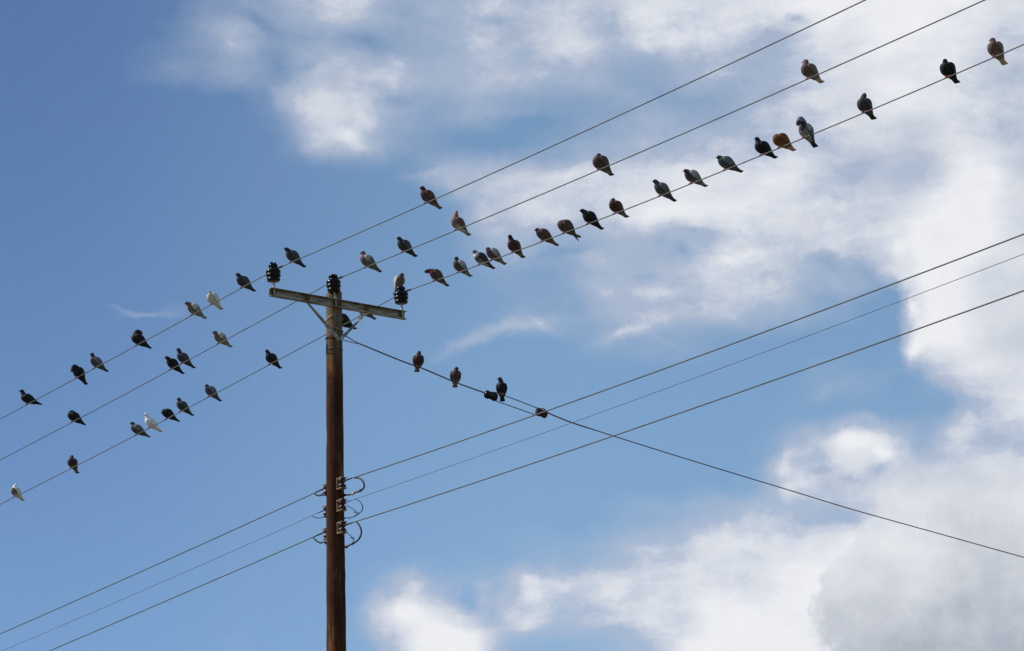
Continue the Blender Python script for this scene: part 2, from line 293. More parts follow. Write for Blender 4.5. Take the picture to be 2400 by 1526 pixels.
for z in zs:
    c = axis(z); r = pr(z) * (1 if z < 11.795 else .93); rg = []
    for k in range(seg):
        a = k * 2 * math.pi / seg
        d = .0016 * math.sin(3 * a + z * 1.3 + ph[0]) + .0018 * math.sin(2 * a - z * .8 + ph[1]) + .0016 * math.sin(5 * a + 2.1 * z + ph[2]) + .0012 * math.sin(z * 9 + a + ph[3]) + random.uniform(-.0009, .0009)
        if abs(z - 10.01) < .1 and math.cos(a - math.pi) > .3: d -= .008 * (1 - abs(z - 10.01) / .1) * (1 if z < 10.02 else .6)    # chipped flank
        if abs(z - 8.33) < .12 and math.cos(a) > .5: d += .006 * (1 - abs(z - 8.33) / .12)
        if abs(z - 11.08) < .02: d += .002
        zz = z + (.012 * math.sin(a + 1) if z > 11.785 else 0)
        rg.append(bm.verts.new((c.x + (r + d) * math.cos(a), c.y + (r + d) * math.sin(a), zz)))
    rings.append(rg)
for i in range(len(rings) - 1):
    for k in range(seg): bm.faces.new((rings[i][k], rings[i][(k + 1) % seg], rings[i + 1][(k + 1) % seg], rings[i + 1][k]))
bm.faces.new(rings[0][::-1]); bm.faces.new(rings[-1])
inpole(obj('pole_shaft', bm, 'wood'))
for (px, py, pz, r) in ((-2.217, 32.338, 10.718, .009), (-2.222, 32.345, 10.30, .006), (-2.12, 32.3135, 9.45, .006)):
    bm = bmesh.new(); a = axis(pz); d = V((px - a.x, py - a.y, 0)).normalized(); p = a + d * (pr(pz) - .002); p.z = pz; tube(bm, [p, p + d * .006, p + d * .008], [r, r, r * .6], 10); inpole(obj('bolt_head', bm, 'rust'))
bm = bmesh.new()
lathe(bm, [(pr(11.08) + .003, -.012), (pr(11.08) + .005, -.008), (pr(11.08) + .005, .006), (pr(11.08) + .003, .010)], Matrix.Translation((axis(11.08).x, axis(11.08).y, 11.08)), 40)
inpole(obj('pole_band', bm, 'rust'))

# steel channel crossarm, open side towards the viewer
bm = bmesh.new()
prof = [(.030, .050), (-.030, .050), (-.030, -.050), (.030, -.050), (.030, -.044), (-.024, -.044), (-.024, .044), (.030, .044)]
ends = []
for a in np.linspace(-.925, .985, 14):
    ends.append([bm.verts.new(armp(a, n_ + random.uniform(-.0006, .0006), 11.631 - .004 * a + z)) for n_, z in prof])
for e0, e1 in zip(ends, ends[1:]):
    for k in range(8): bm.faces.new((e0[k], e0[(k + 1) % 8], e1[(k + 1) % 8], e1[k]))
for e, flip in ((ends[0], 0), (ends[-1], 1)):
    for q in ((0, 1, 6, 7), (1, 2, 5, 6), (2, 3, 4, 5)): bm.faces.new([e[i] for i in (q if flip else q[::-1])])
blooms(M['arm'], [armp(a, -.02, 11.632) for a in (-.87, -.40, -.01, .05, .43, .935)], .055, .10, (.15, .075, .03))
arm = inpole(obj('crossarm', bm, 'arm', None, False))
for a in (-.87, -.40, -.015, .05, .43, .935):                       # bolts and rust blooms through the web
    bm = bmesh.new(); p = armp(a, -.0235, 11.632); tube(bm, [p, p + N_ * .008], [.016, .013], 6); inpole(obj('bolt_head', bm, 'rust'))

# pin insulators
IP = [(.000, .000), (.058, .000), (.070, .005), (.076, .016), (.077, .030), (.072, .042), (.065, .048), (.075, .054), (.084, .066), (.085, .080), (.080, .092), (.073, .098), (.080, .104), (.086, .116), (.084, .132), (.074, .146), (.058, .154), (.048, .158), (.045, .164), (.045, .172), (.050, .178), (.054, .186), (.054, .202), (.048, .214), (.030, .222), (.001, .225)]
INS = [(-.869, -.875, -.882), (-.013, -.037, -.049), (.938, .927, .920)]
for k, (a0, a1, a2) in enumerate(INS):
    zb = 11.681 - .004 * a0; p0 = armp(a0, 0, zb + .002); p1 = armp(a1, 0, 11.770); p2 = armp(a2, 0, 11.990)
    ax = (p2 - p1).normalized(); q = Zv.rotation_difference(ax).to_matrix().to_4x4(); mt = Matrix.Translation(p1) @ q
    bm = bmesh.new(); lathe(bm, [(r * 1.05, z * .975) for r, z in IP], mt, 32)
    if k == 0:                                                       # twin horns of the top groove
        for s in (-1, 1): box(bm, mt @ V((s * .022 * .8, s * .022 * .6, .228)), .012, .020, .010, ((q @ A_.to_4d()).to_3d(), (q @ N_.to_4d()).to_3d(), ax), .006)
    io = inpole(obj('insulator', bm, 'glaze')); io['label'] = ['black ribbed pin insulator with notched cap', 'black ribbed pin insulator above the pole top', 'black ribbed pin insulator under the standing pigeon'][k]
    bm = bmesh.new(); tube(bm, [armp(a0, 0, zb - .098), armp(a0, 0, zb - .004), p0, p0 + (p1 - p0) * .25, p1 + ax * .01], [.008, .008, .018, .016, .011], 14)
    pn = obj('pin', bm, 'cream'); pn.parent = io; pn.matrix_parent_inverse = Matrix.Translation(-base) if 0 else Matrix()
    bm = bmesh.new(); nk = mt @ V((0, 0, .169)); tr = [nk + (A_ * math.cos(t) + N_ * math.sin(t)) * .047 for t in np.linspace(0, 2 * math.pi, 25)]
    tube(bm, tr, .005, 6)
    tw = obj('tie_wire', bm, 'cover'); tw.parent = io

# flat braces forming a V
def brace(p0, p1, w0, w1, tw0, tw1, name='brace'):
    bm = bmesh.new(); d = (p1 - p0).normalized(); rings = []
    for i in range(13):
        t = i / 12; c = p0.lerp(p1, t); n_ = (N_ - d * N_.dot(d)).normalized(); s = d.cross(n_); an = tw0 + (tw1 - tw0) * min(1, t * 1.4); w_ = w0 + (w1 - w0) * t
        u = s * math.cos(an) + n_ * math.sin(an); v_ = n_ * math.cos(an) - s * math.sin(an)
        rings.append([bm.verts.new(c + u * w_ * a + v_ * .0035 * b) for a, b in ((-1, -1), (1, -1), (1, 1), (-1, 1))])
    for a, b in zip(rings, rings[1:]):
        for k in range(4): bm.faces.new((a[k], a[(k + 1) % 4], b[(k + 1) % 4], b[k]))
    bm.faces.new(rings[0][::-1]); bm.faces.new(rings[-1]); return inpole(obj(name, bm, 'galv', None, False))
vb = armp(.039, -.012, 11.19)
brace(vb + V((0, 0, -.01)), armp(-.414, -.010, 11.590), .025, .013, 0, .5)
brace(vb + V((0, 0, -.01)) + N_ * .008, armp(.43, -.010, 11.583), .022, .008, .2, 1.1)
bm = bmesh.new(); p = armp(.36, .002, 11.52); tube(bm, catmull([armp(.30, .0, 11.49), p, armp(.41, .01, 11.56), armp(.45, .01, 11.582)]), [.012] * 19, 8); inpole(obj('brace_clamp', bm, 'cream'))
bm = bmesh.new(); tube(bm, [vb + N_ * .012, vb + N_ * .022], [.015, .012], 6); inpole(obj('bolt_head', bm, 'galv'))
# loops of strand wrapped round the pole head
def ring(zc, dz, phase, r, m, name, frac=1.0, st=0.0):
    pts = []
    for t in np.linspace(st, st + 2 * math.pi * frac, 40):
        z = zc + dz * math.cos(t - phase); c = axis(z); pts.append((c.x + (pr(z) + r + .003) * math.cos(t), c.y + (pr(z) + r + .003) * math.sin(t), z))
    bm = bmesh.new(); tube(bm, pts, r, 6); return inpole(obj(name, bm, m))
ring(11.445, .055, 5.2, .0035, 'galv', 'wire_loop'); ring(11.345, .030, 2.8, .0045, 'galv', 'wire_loop')
ring(11.27, .045, .3, .007, 'stay', 'stay_wrap')

# dead-end brackets with spool insulators, three each side of the pole
DR = V((.56653701, -.82403629, 0)); DL = V((-.58864576, .8083911, 0))
SP = [(.006, -.050), (.038, -.050), (.046, -.042), (.046, -.020), (.026, -.008), (.026, .008), (.046, .020), (.046, .042), (.038, .050), (.006, .050)]
for zi, z in enumerate((9.400, 9.137, 8.868)):
    for d in (DR, DL):
        sd_ = d.cross(Zv); c = axis(z); c.z = z; r = pr(z); p = c + d * (r + .075)
        if d is DR: p += sd_ * .012
        bm = bmesh.new()
        box(bm, p - d * .070, .004, .034, .066, (d, sd_, Zv), .002)
        for s in (-1, 1): box(bm, p - d * .010 + Zv * s * .062, .058, .040, .0055, (d, sd_, Zv), .0025)
        br = inpole(obj('wire_bracket', bm, 'rack', None, False))
        bm = bmesh.new(); tube(bm, [p - Zv * .078, p + Zv * .078], .007, 8); tube(bm, [p + Zv * .066, p + Zv * .076], .014, 6); b_ = obj('bolt', bm, 'rust'); b_.parent = br
        bm = bmesh.new(); lathe(bm, SP, Matrix.Translation(p), 20); s_ = obj('spool', bm, 'glaze2'); s_.parent = br

# ------------------------------------------------------------------ the lines
WIRES = {
'w1R':((-2.7691,31.8235,11.9381),(0.5665,-0.8240),(-0.06052,0.00127)),
'w1L':((-2.7691,31.8235,11.9381),(-0.5886,0.8084),(-0.01968,0.00058)),
'w2R':((-2.0927,32.3074,11.9386),(0.5665,-0.8240),(-0.06462,0.00134)),
'w2L':((-2.0927,32.3074,11.9386),(-0.5886,0.8084),(-0.03266,0.00092)),
'w3R':((-1.3015,32.8735,11.9313),(0.5665,-0.8240),(-0.08135,0.00250)),
'w3L':((-1.3015,32.8735,11.9313),(-0.5886,0.8084),(-0.04338,0.00106)),
'AL':((-2.3349,32.6389,9.4178),(-0.5886,0.8084),(-0.03848,0.00068)),
'BL':((-2.3300,32.6321,9.1552),(-0.5886,0.8084),(-0.03925,0.00082)),
'CL':((-2.3499,32.6594,8.8877),(-0.5886,0.8084),(-0.03803,0.00035)),
'AR':((-1.9916,32.1529,9.4149),(0.5665,-0.8240),(-0.04010,0.00131)),
'BR':((-1.9954,32.1584,9.1510),(0.5665,-0.8240),(-0.02989,0.00112)),
'CR':((-1.9936,32.1559,8.8823),(0.5665,-0.8240),(-0.03467,0.00116)),
'G':((-1.8367,32.4829,11.1695),(0.9781,0.2079),(-0.37602,0.00892)),
}
def wpt(k, t):
    P0, d, s = WIRES[k]; return V((P0[0] + d[0] * t, P0[1] + d[1] * t, P0[2] + s[0] * t + s[1] * t * t))
def span(k, t0, t1, step=.5):
    s0, s1 = WIRES[k][2]; return [wpt(k, t) for t in np.arange(t0, t1, step)]
def TEND(k):
    s0, s1 = WIRES[k][2]; return min(50, max(24, -s0 / s1))
lab = ['topmost of the three upper wires, running left of the pole over the notched insulator', 'middle upper wire passing over the insulator above the pole top', 'lowest of the three upper wires, carrying the longest row of pigeons']
for i in (1, 2, 3):
    pts = span('w%dL' % i, .25, TEND('w%dL' % i))[::-1] + [wpt('w%dL' % i, 0)] + span('w%dR' % i, .25, TEND('w%dR' % i))
    root = bpy.data.objects.new('power_line', None); C.objects.link(root); root.location = wpt('w%dL' % i, 0); tag(root, lab[i - 1], 'power line', 'upper power lines')
    bm = bmesh.new(); tube(bm, [p - root.location for p in pts], .0062, 6); obj('conductor', bm, 'wire', root)
    bm = bmesh.new(); tube(bm, [wpt('w%dR' % i, t) - root.location for t in (.03, .07, .12, .15)], [.008, .0125, .0125, .008], 8); obj('wire_clamp', bm, 'cover', root)
LL = {'A': ('thick lower wire, uppermost of the three', .0068), 'B': ('thin lower wire between two thick ones', .0030), 'C': ('thick lower wire, lowest of the three', .0068)}
for k in 'ABC':
    for s, nm in (('R', 'right'), ('L', 'left')):
        key = k + s; root = bpy.data.objects.new('power_line', None); C.objects.link(root); root.location = wpt(key, 0)
        tag(root, LL[k][0] + (', running up to the right from the pole' if s == 'R' else ', running down to the left from the pole'), 'power line', 'lower power lines')
        bm = bmesh.new(); tube(bm, [p - root.location for p in ([wpt(key, -.12)] + span(key, 0, TEND(key)))], LL[k][1], 6); obj('conductor', bm, 'wire', root)
        bm = bmesh.new(); rg = LL[k][1]; q0 = -.13 if s == 'R' else -.13
        tube(bm, [wpt(key, t) - root.location for t in (q0, -.02, .06, .13)], [rg + .0035, rg + .0035, rg + .0025, rg], 8); obj('dead_end_grip', bm, 'cover', root)

POLY = {
'guy_main':[(-1.841,32.565,11.194),(-1.632,32.663,11.123),(-1.446,32.749,11.060),(-1.255,32.839,11.000),(-1.126,32.899,10.968),(-0.774,33.063,10.844),(-0.570,33.158,10.781),(-0.349,33.261,10.721)],
'guy_up':[(-0.349,33.261,10.721),(-0.276,33.295,10.741),(-0.193,33.334,10.736),(-0.112,33.372,10.710),(0.076,33.459,10.654),(0.276,33.553,10.592),(0.358,33.591,10.589),(0.393,33.607,10.554)],
'guy_low':[(-0.237,33.313,10.653),(-0.199,33.331,10.627),(0.021,33.434,10.566),(0.239,33.535,10.505),(0.312,33.569,10.490),(0.370,33.597,10.500),(0.411,33.616,10.534)],
'guy_far':[(0.393,33.607,10.546),(0.649,33.727,10.458),(0.913,33.850,10.391),(1.194,33.981,10.323),(1.633,34.185,10.219),(2.092,34.399,10.112),(2.819,34.739,9.948),(3.559,35.083,9.782),(4.316,35.436,9.611),(5.470,35.975,9.381),(6.654,36.527,9.145),(7.869,37.093,8.915),(9.753,37.972,8.574),(12.388,39.200,8.122)],
'guy_s1':[(-1.841,32.565,11.194),(-1.902,32.537,11.220),(-2.010,32.487,11.279),(-2.054,32.466,11.311)],
'guy_s2':[(-1.841,32.565,11.194),(-1.906,32.535,11.200),(-1.966,32.507,11.209),(-2.051,32.467,11.225)],
'ins':[(-0.285,33.291,10.694),(0.329,33.577,10.532)],
'jAR':[(-1.893,32.009,9.404),(-1.828,31.914,9.369),(-1.785,31.852,9.314),(-1.770,31.830,9.258),(-1.792,31.862,9.225),(-1.824,31.910,9.217),(-1.874,31.981,9.221),(-1.923,32.053,9.221),(-1.978,32.133,9.226)],
'jAR2':[(-2.045,32.412,9.292),(-2.065,32.412,9.292)],
'jBR':[(-1.891,32.007,9.146),(-1.837,31.928,9.105),(-1.803,31.878,9.047),(-1.795,31.867,8.998),(-1.815,31.896,8.970),(-1.856,31.955,8.949),(-1.910,32.035,8.944),(-1.971,32.122,8.950)],
'jBR2':[(-2.039,32.412,9.013),(-2.069,32.412,9.014)],
'tB':[(-2.001,32.167,9.115),(-1.936,32.072,9.055),(-1.888,32.002,9.007),(-1.904,32.026,8.993),(-1.872,31.978,8.986),(-1.877,31.987,8.967),(-1.845,31.939,8.968)],
'jCR':[(-1.884,31.997,8.876),(-1.842,31.935,8.818),(-1.818,31.901,8.749),(-1.822,31.906,8.694),(-1.855,31.954,8.651),(-1.904,32.026,8.632),(-1.959,32.105,8.626),(-2.003,32.169,8.621)],
'jCR2':[(-2.053,32.412,8.665),(-2.073,32.412,8.661)],
'tC':[(-2.022,32.197,8.821),(-1.979,32.134,8.760),(-1.941,32.080,8.716),(-1.952,32.096,8.705),(-1.920,32.048,8.704),(-1.931,32.064,8.682),(-1.909,32.033,8.685),(-1.915,32.041,8.651)],
'jAL':[(-2.418,32.753,9.407),(-2.390,32.714,9.376),(-2.345,32.652,9.353)],
'jAL2':[(-2.272,32.562,9.326),(-2.237,32.562,9.328)],
'jBL':[(-2.449,32.796,9.139),(-2.410,32.741,9.110),(-2.348,32.656,9.081)],
'jBL2':[(-2.275,32.562,9.044),(-2.240,32.562,9.041)],
'jCL':[(-2.435,32.776,8.870),(-2.396,32.722,8.820),(-2.346,32.653,8.778)],
'jCL2':[(-2.274,32.562,8.735),(-2.244,32.562,8.729)],
'conn':[(-1.819,31.902,9.223),(-1.917,32.045,9.222),(-1.795,31.867,9.008),(-1.883,31.995,8.949),(-1.965,32.115,8.948),(-1.827,31.914,8.696),(-1.921,32.050,8.633),(-2.003,32.169,8.616)],
'hole':[(-2.217,32.312,10.718),(-2.247,32.312,10.006),(-2.200,32.312,11.094)],
}
P = POLY
# stay wire with two strain insulators
stay = bpy.data.objects.new('stay_wire', None); C.objects.link(stay); so_ = V(P['guy_main'][0]); stay.location = so_
tag(stay, 'reddish brown strand sloping down right from the pole, with two dark strain insulators', 'stay wire')
def rel(pts): return [V(p) - so_ for p in pts]
for nm, ky, r, m in (('strand', 'guy_main', .0085, 'stay'), ('strand', 'guy_up', .0058, 'stay'), ('strand', 'guy_low', .0058, 'stay'), ('strand_tail', 'guy_s1', .006, 'stay'), ('strand_tail', 'guy_s2', .005, 'stay')):
    bm = bmesh.new(); tube(bm, catmull(rel(P[ky]), 4), r, 6); obj(nm, bm, m, stay)
fp = P['guy_far']; e_ = V(fp[-1]) - V(fp[-2]); far = [V(p) for p in fp] + [V(fp[-1]) + e_ * k + Zv * (.02 * k * k) for k in range(1, 7)]
bm = bmesh.new(); tube(bm, catmull(rel(far), 3), [.0085 if i < 7 else .0065 for i in range((len(far) - 1) * 3 + 1)], 6); obj('strand', bm, 'stay', stay)
GD = (V(P['ins'][1]) - V(P['ins'][0])).normalized()
for i, p in enumerate(P['ins']):
    p = V(p) - so_; sdv = GD.cross(Zv).normalized(); upv = sdv.cross(GD); L_ = .085 if i == 0 else .075
    bm = bmesh.new(); q = Matrix((GD, sdv, upv)).transposed().to_4x4() @ Matrix.Rotation(math.pi / 2, 4, 'Y')
    lathe(bm, [(.0, -L_), (.030, -L_), (.046, -L_ * .88), (.052, -L_ * .5), (.044, -L_ * .2), (.044, L_ * .2), (.052, L_ * .5), (.050, L_ * .8), (.036, L_), (0, L_)], Matrix.Translation(p) @ q, 18)
    for v_ in bm.verts:
        d = v_.co - p; v_.co = p + GD * d.dot(GD) + sdv * d.dot(sdv) * .8 + upv * d.dot(upv) * 1.05
    o = obj('strain_insulator', bm, 'glaze' if i == 0 else 'glaze2', stay); o['label'] = 'dark egg shaped strain insulator beside the right-hand pigeon' if i == 0 else 'brown strain insulator behind the crossing wire'
    bm = bmesh.new(); tube(bm, catmull([p - GD * (L_ + .01) - upv * .02, p - sdv * -.045 - upv * .01 - GD * .02, p - sdv * -.05 + upv * .0 + GD * .03], 5), .004, 6); obj('strand_loop', bm, 'stay', o)

# jumper cables looping behind the pole between the two sides
def behind(z0, z1, a0, a1, rr):
    out = []
    for t in np.linspace(0, 1, 9):
        z = z0 + (z1 - z0) * t; a = a0 + (a1 - a0) * t; c = axis(z); out.append(V((c.x + (pr(z) + rr) * math.cos(a), c.y + (pr(z) + rr) * math.sin(a), z)))
    return out
JL = {'A': 'black jumper cable looping out below the uppermost bracket', 'B': 'thin knotted jumper wire looping out below the middle bracket', 'C': 'black jumper cable looping out below the lowest bracket'}
def block(bm, p, d, l, r): tube(bm, [p - d * l, p - d * l * .6, p + d * l * .6, p + d * l], [r * .6, r, r, r * .6], 6)
for k, r in (('A', .0102), ('B', .0052), ('C', .0100)):
    a = [V(p) for p in P['j%sR' % k]]; zR = P['j%sR2' % k][0][2]; l = [V(p) for p in P['j%sL' % k]]; zL = P['j%sL2' % k][0][2]
    mid = behind(zR, zL, -.30, math.pi + .25, r + .004)
    pts = catmull(a, 4) + mid + catmull(l[::-1], 4)
    root = bpy.data.objects.new('jumper_cable', None); C.objects.link(root); root.location = a[0]; tag(root, JL[k], 'jumper cable', 'jumper cables round the pole')
    bm = bmesh.new(); tube(bm, [p - a[0] for p in pts], r, 8); obj('cable', bm, 'cover', root)
    for ci in {'A': (0, 1), 'B': (2, 3, 4), 'C': (5, 6, 7)}[k]:
        p = V(P['conn'][ci]); j = min(range(1, len(a) - 1), key=lambda i: (a[i] - p).length); d = (a[j + 1] - a[j - 1]).normalized(); q = p - a[0]
        bm = bmesh.new(); s_ = .55 if k == 'B' else 1; block(bm, q, d, .026 * s_, .013 * s_)
        x = d.cross(Zv).normalized(); y = x.cross(d); block(bm, q + d * .006 * s_, y, .024 * s_, .006 * s_); obj('connector', bm, 'galv' if ci in (1, 5) else 'cover', root)
    if k != 'A':
        tp = [V(p) - a[0] for p in P['t' + k]]; bm = bmesh.new(); tube(bm, catmull(tp, 3), .0048, 6); obj('wire_tail', bm, 'cover', root)

# ------------------------------------------------------------------ pigeons
PV = V((-.005, 0, .045))
BODY = [  # x, z, half width, half height along the spine, chest to vent
 (.042, .142, .016, .016), (.038, .132, .031, .029), (.031, .118, .044, .041), (.018, .102, .0525, .048), (-.001, .085, .0560, .0505), (-.025, .068, .0545, .0475),
 (-.052, .051, .0475, .041), (-.080, .035, .0395, .033), (-.107, .021, .0315, .0245), (-.132, .010, .0235, .016), (-.154, .001, .014, .008)]
WING = [  # x, y, z, half thickness, half height
 (.030, .036, .130, .003, .008), (.022, .046, .124, .009, .022), (.002, .056, .109, .0115, .037), (-.024, .059, .091, .0120, .044), (-.053, .053, .071, .0100, .040),
 (-.084, .042, .050, .008, .031), (-.112, .031, .032, .006, .020), (-.140, .022, .017, .004, .011), (-.163, .016, .008, .0025, .006), (-.177, .013, .002, .001, .002)]
TAIL = [(-.108, .019, .026, .013), (-.130, .009, .0270, .011), (-.152, .001, .0285, .0085), (-.175, -.006, .0310, .0065), (-.192, -.0110, .0325, .0052), (-.201, -.0137, .0315, .0038), (-.204, -.0147, .027, .002)]
def rotp(x, y, z, ph):
    dx, dz = x - PV.x, z - PV.z; c, s = math.cos(ph), math.sin(ph); return V((PV.x + c * dx - s * dz, y, PV.z + s * dx + c * dz))
def loft(bm, pts, hw, hh, seg=14, side=None, sq=1.0):
    n = len(pts); rings = []
    for i, p in enumerate(pts):
        t = (pts[min(i + 1, n - 1)] - pts[max(i - 1, 0)]).normalized(); s = (side or V((0, 1, 0))); s = (s - t * s.dot(t)).normalized(); u = s.cross(t)
        rings.append([bm.verts.new(p + s * hw[i] * math.cos(k * 2 * math.pi / seg) + u * hh[i] * math.sin(k * 2 * math.pi / seg)) for k in range(seg)])
    for i in range(n - 1):
        for k in range(seg): bm.faces.new((rings[i][k], rings[i][(k + 1) % seg], rings[i + 1][(k + 1) % seg], rings[i + 1][k]))
    bm.faces.new(rings[0][::-1]); bm.faces.new(rings[-1])
def lin(seq, k):
    out = []
    for a, b in zip(seq, seq[1:]):
        for j in range(k): out.append(a + (b - a) * j / k)
    return out + [seq[-1]]
def lerp3(a, b, t): t = max(0, min(1, t)); return tuple(a[i] + (b[i] - a[i]) * t for i in range(3))
def paint(me, fn):
    at = me.color_attributes.new('plumage', 'FLOAT_COLOR', 'POINT')
    for i, v_ in enumerate(me.vertices): at.data[i].color = (*fn(v_.co), 1)
PL = {  # head, neck, breast, belly, wing, wing tip, tail, tail tip, bars
 'black':  ((.018, .022, .023), (.028, .018, .026), (.017, .016, .017), (.018, .018, .017), (.019, .020, .020), (.011, .012, .012), (.013, .014, .014), (.008, .009, .009), None),
 'slate':  ((.034, .042, .045), (.038, .036, .042), (.052, .054, .054), (.055, .056, .054), (.070, .073, .076), (.028, .029, .03), (.034, .035, .036), (.012, .013, .013), (.025, .026, .028)),
 'grey':   ((.050, .058, .066), (.080, .055, .085), (.080, .080, .080), (.095, .095, .09), (.125, .128, .13), (.055, .058, .06), (.07, .072, .072), (.02, .021, .022), (.035, .037, .04)),
 'rosy':   ((.085, .090, .095), (.300, .105, .120), (.14, .125, .115), (.17, .165, .145), (.17, .155, .13), (.08, .07, .055), (.18, .165, .13), (.055, .05, .045), (.12, .075, .05)),
 'mealy':  ((.120, .105, .100), (.240, .095, .100), (.18, .145, .12), (.26, .24, .20), (.27, .235, .19), (.14, .11, .08), (.34, .29, .20), (.20, .17, .12), (.17, .10, .065)),
 'brown':  ((.050, .032, .032), (.105, .038, .036), (.080, .055, .045), (.14, .125, .10), (.120, .068, .042), (.085, .055, .038), (.22, .19, .14), (.09, .075, .055), (.07, .035, .022)),
 'maroon': ((.042, .022, .024), (.080, .026, .026), (.065, .030, .027), (.11, .085, .065), (.085, .046, .034), (.085, .055, .04), (.19, .165, .12), (.10, .08, .06), None),
 'rust':   ((.24, .075, .018), (.28, .085, .02), (.20, .07, .018), (.26, .14, .055), (.19, .075, .02), (.32, .15, .05), (.55, .36, .18), (.50, .33, .17), None),
 'white':  ((.90, .89, .87), (.90, .89, .86), (.90, .88, .85), (.88, .85, .78), (.90, .89, .87), (.86, .82, .72), (.76, .68, .50), (.68, .56, .38), None),
 'pied':   ((.17, .18, .185), (.80, .79, .77), (.12, .125, .13), (.40, .39, .35), (.045, .047, .05), (.030, .03, .03), (.03, .03, .032), (.015, .015, .016), None),
 'magpie': ((.030, .032, .036), (.045, .045, .05), (.20, .205, .21), (.32, .30, .26), (.12, .122, .13), (.040, .042, .045), (.030, .032, .034), (.014, .014, .015), (.03, .03, .032)),
 'cream':  ((.42, .38, .32), (.50, .46, .40), (.62, .60, .54), (.70, .68, .60), (.74, .72, .66), (.62, .56, .42), (.66, .57, .36), (.58, .46, .26), None),
 'palebrown': ((.13, .085, .078), (.16, .075, .07), (.14, .095, .08), (.20, .17, .13), (.19, .15, .105), (.20, .155, .10), (.55, .47, .32), (.50, .42, .28), None),
 'whiteneck': ((.42, .36, .32), (.30, .15, .12), (.24, .16, .13), (.62, .58, .52), (.16, .085, .06), (.24, .16, .11), (.40, .34, .24), (.20, .16, .11), (.2, .11, .07)),
 'greywing': ((.060, .045, .050), (.075, .045, .050), (.090, .080, .075), (.15, .14, .12), (.25, .245, .23), (.15, .145, .12), (.28, .26, .20), (.13, .12, .09), (.10, .085, .07)),
 'greentint': ((.035, .045, .045), (.035, .070, .060), (.085, .10, .095), (.09, .10, .095), (.15, .16, .155), (.05, .055, .05), (.05, .055, .05), (.022, .024, .022), (.035, .04, .038)),
 'bareback': ((.13, .065, .055), (.15, .075, .06), (.14, .10, .08), (.22, .19, .16), (.50, .46, .41), (.22, .17, .13), (.22, .18, .13), (.12, .1, .08), None),
 'brownbib': ((.84, .83, .81), (.80, .78, .74), (.20, .14, .11), (.66, .62, .52), (.72, .69, .60), (.60, .54, .40), (.60, .52, .36), (.52, .42, .26), None),
}
SHOULDER = {'rosy': (.42, .40, .36), 'mealy': (.58, .54, .47), 'greywing': (.42, .41, .39), 'grey': (.18, .18, .18), 'magpie': (.4, .4, .38)}
DG = bpy.context.evaluated_depsgraph_get
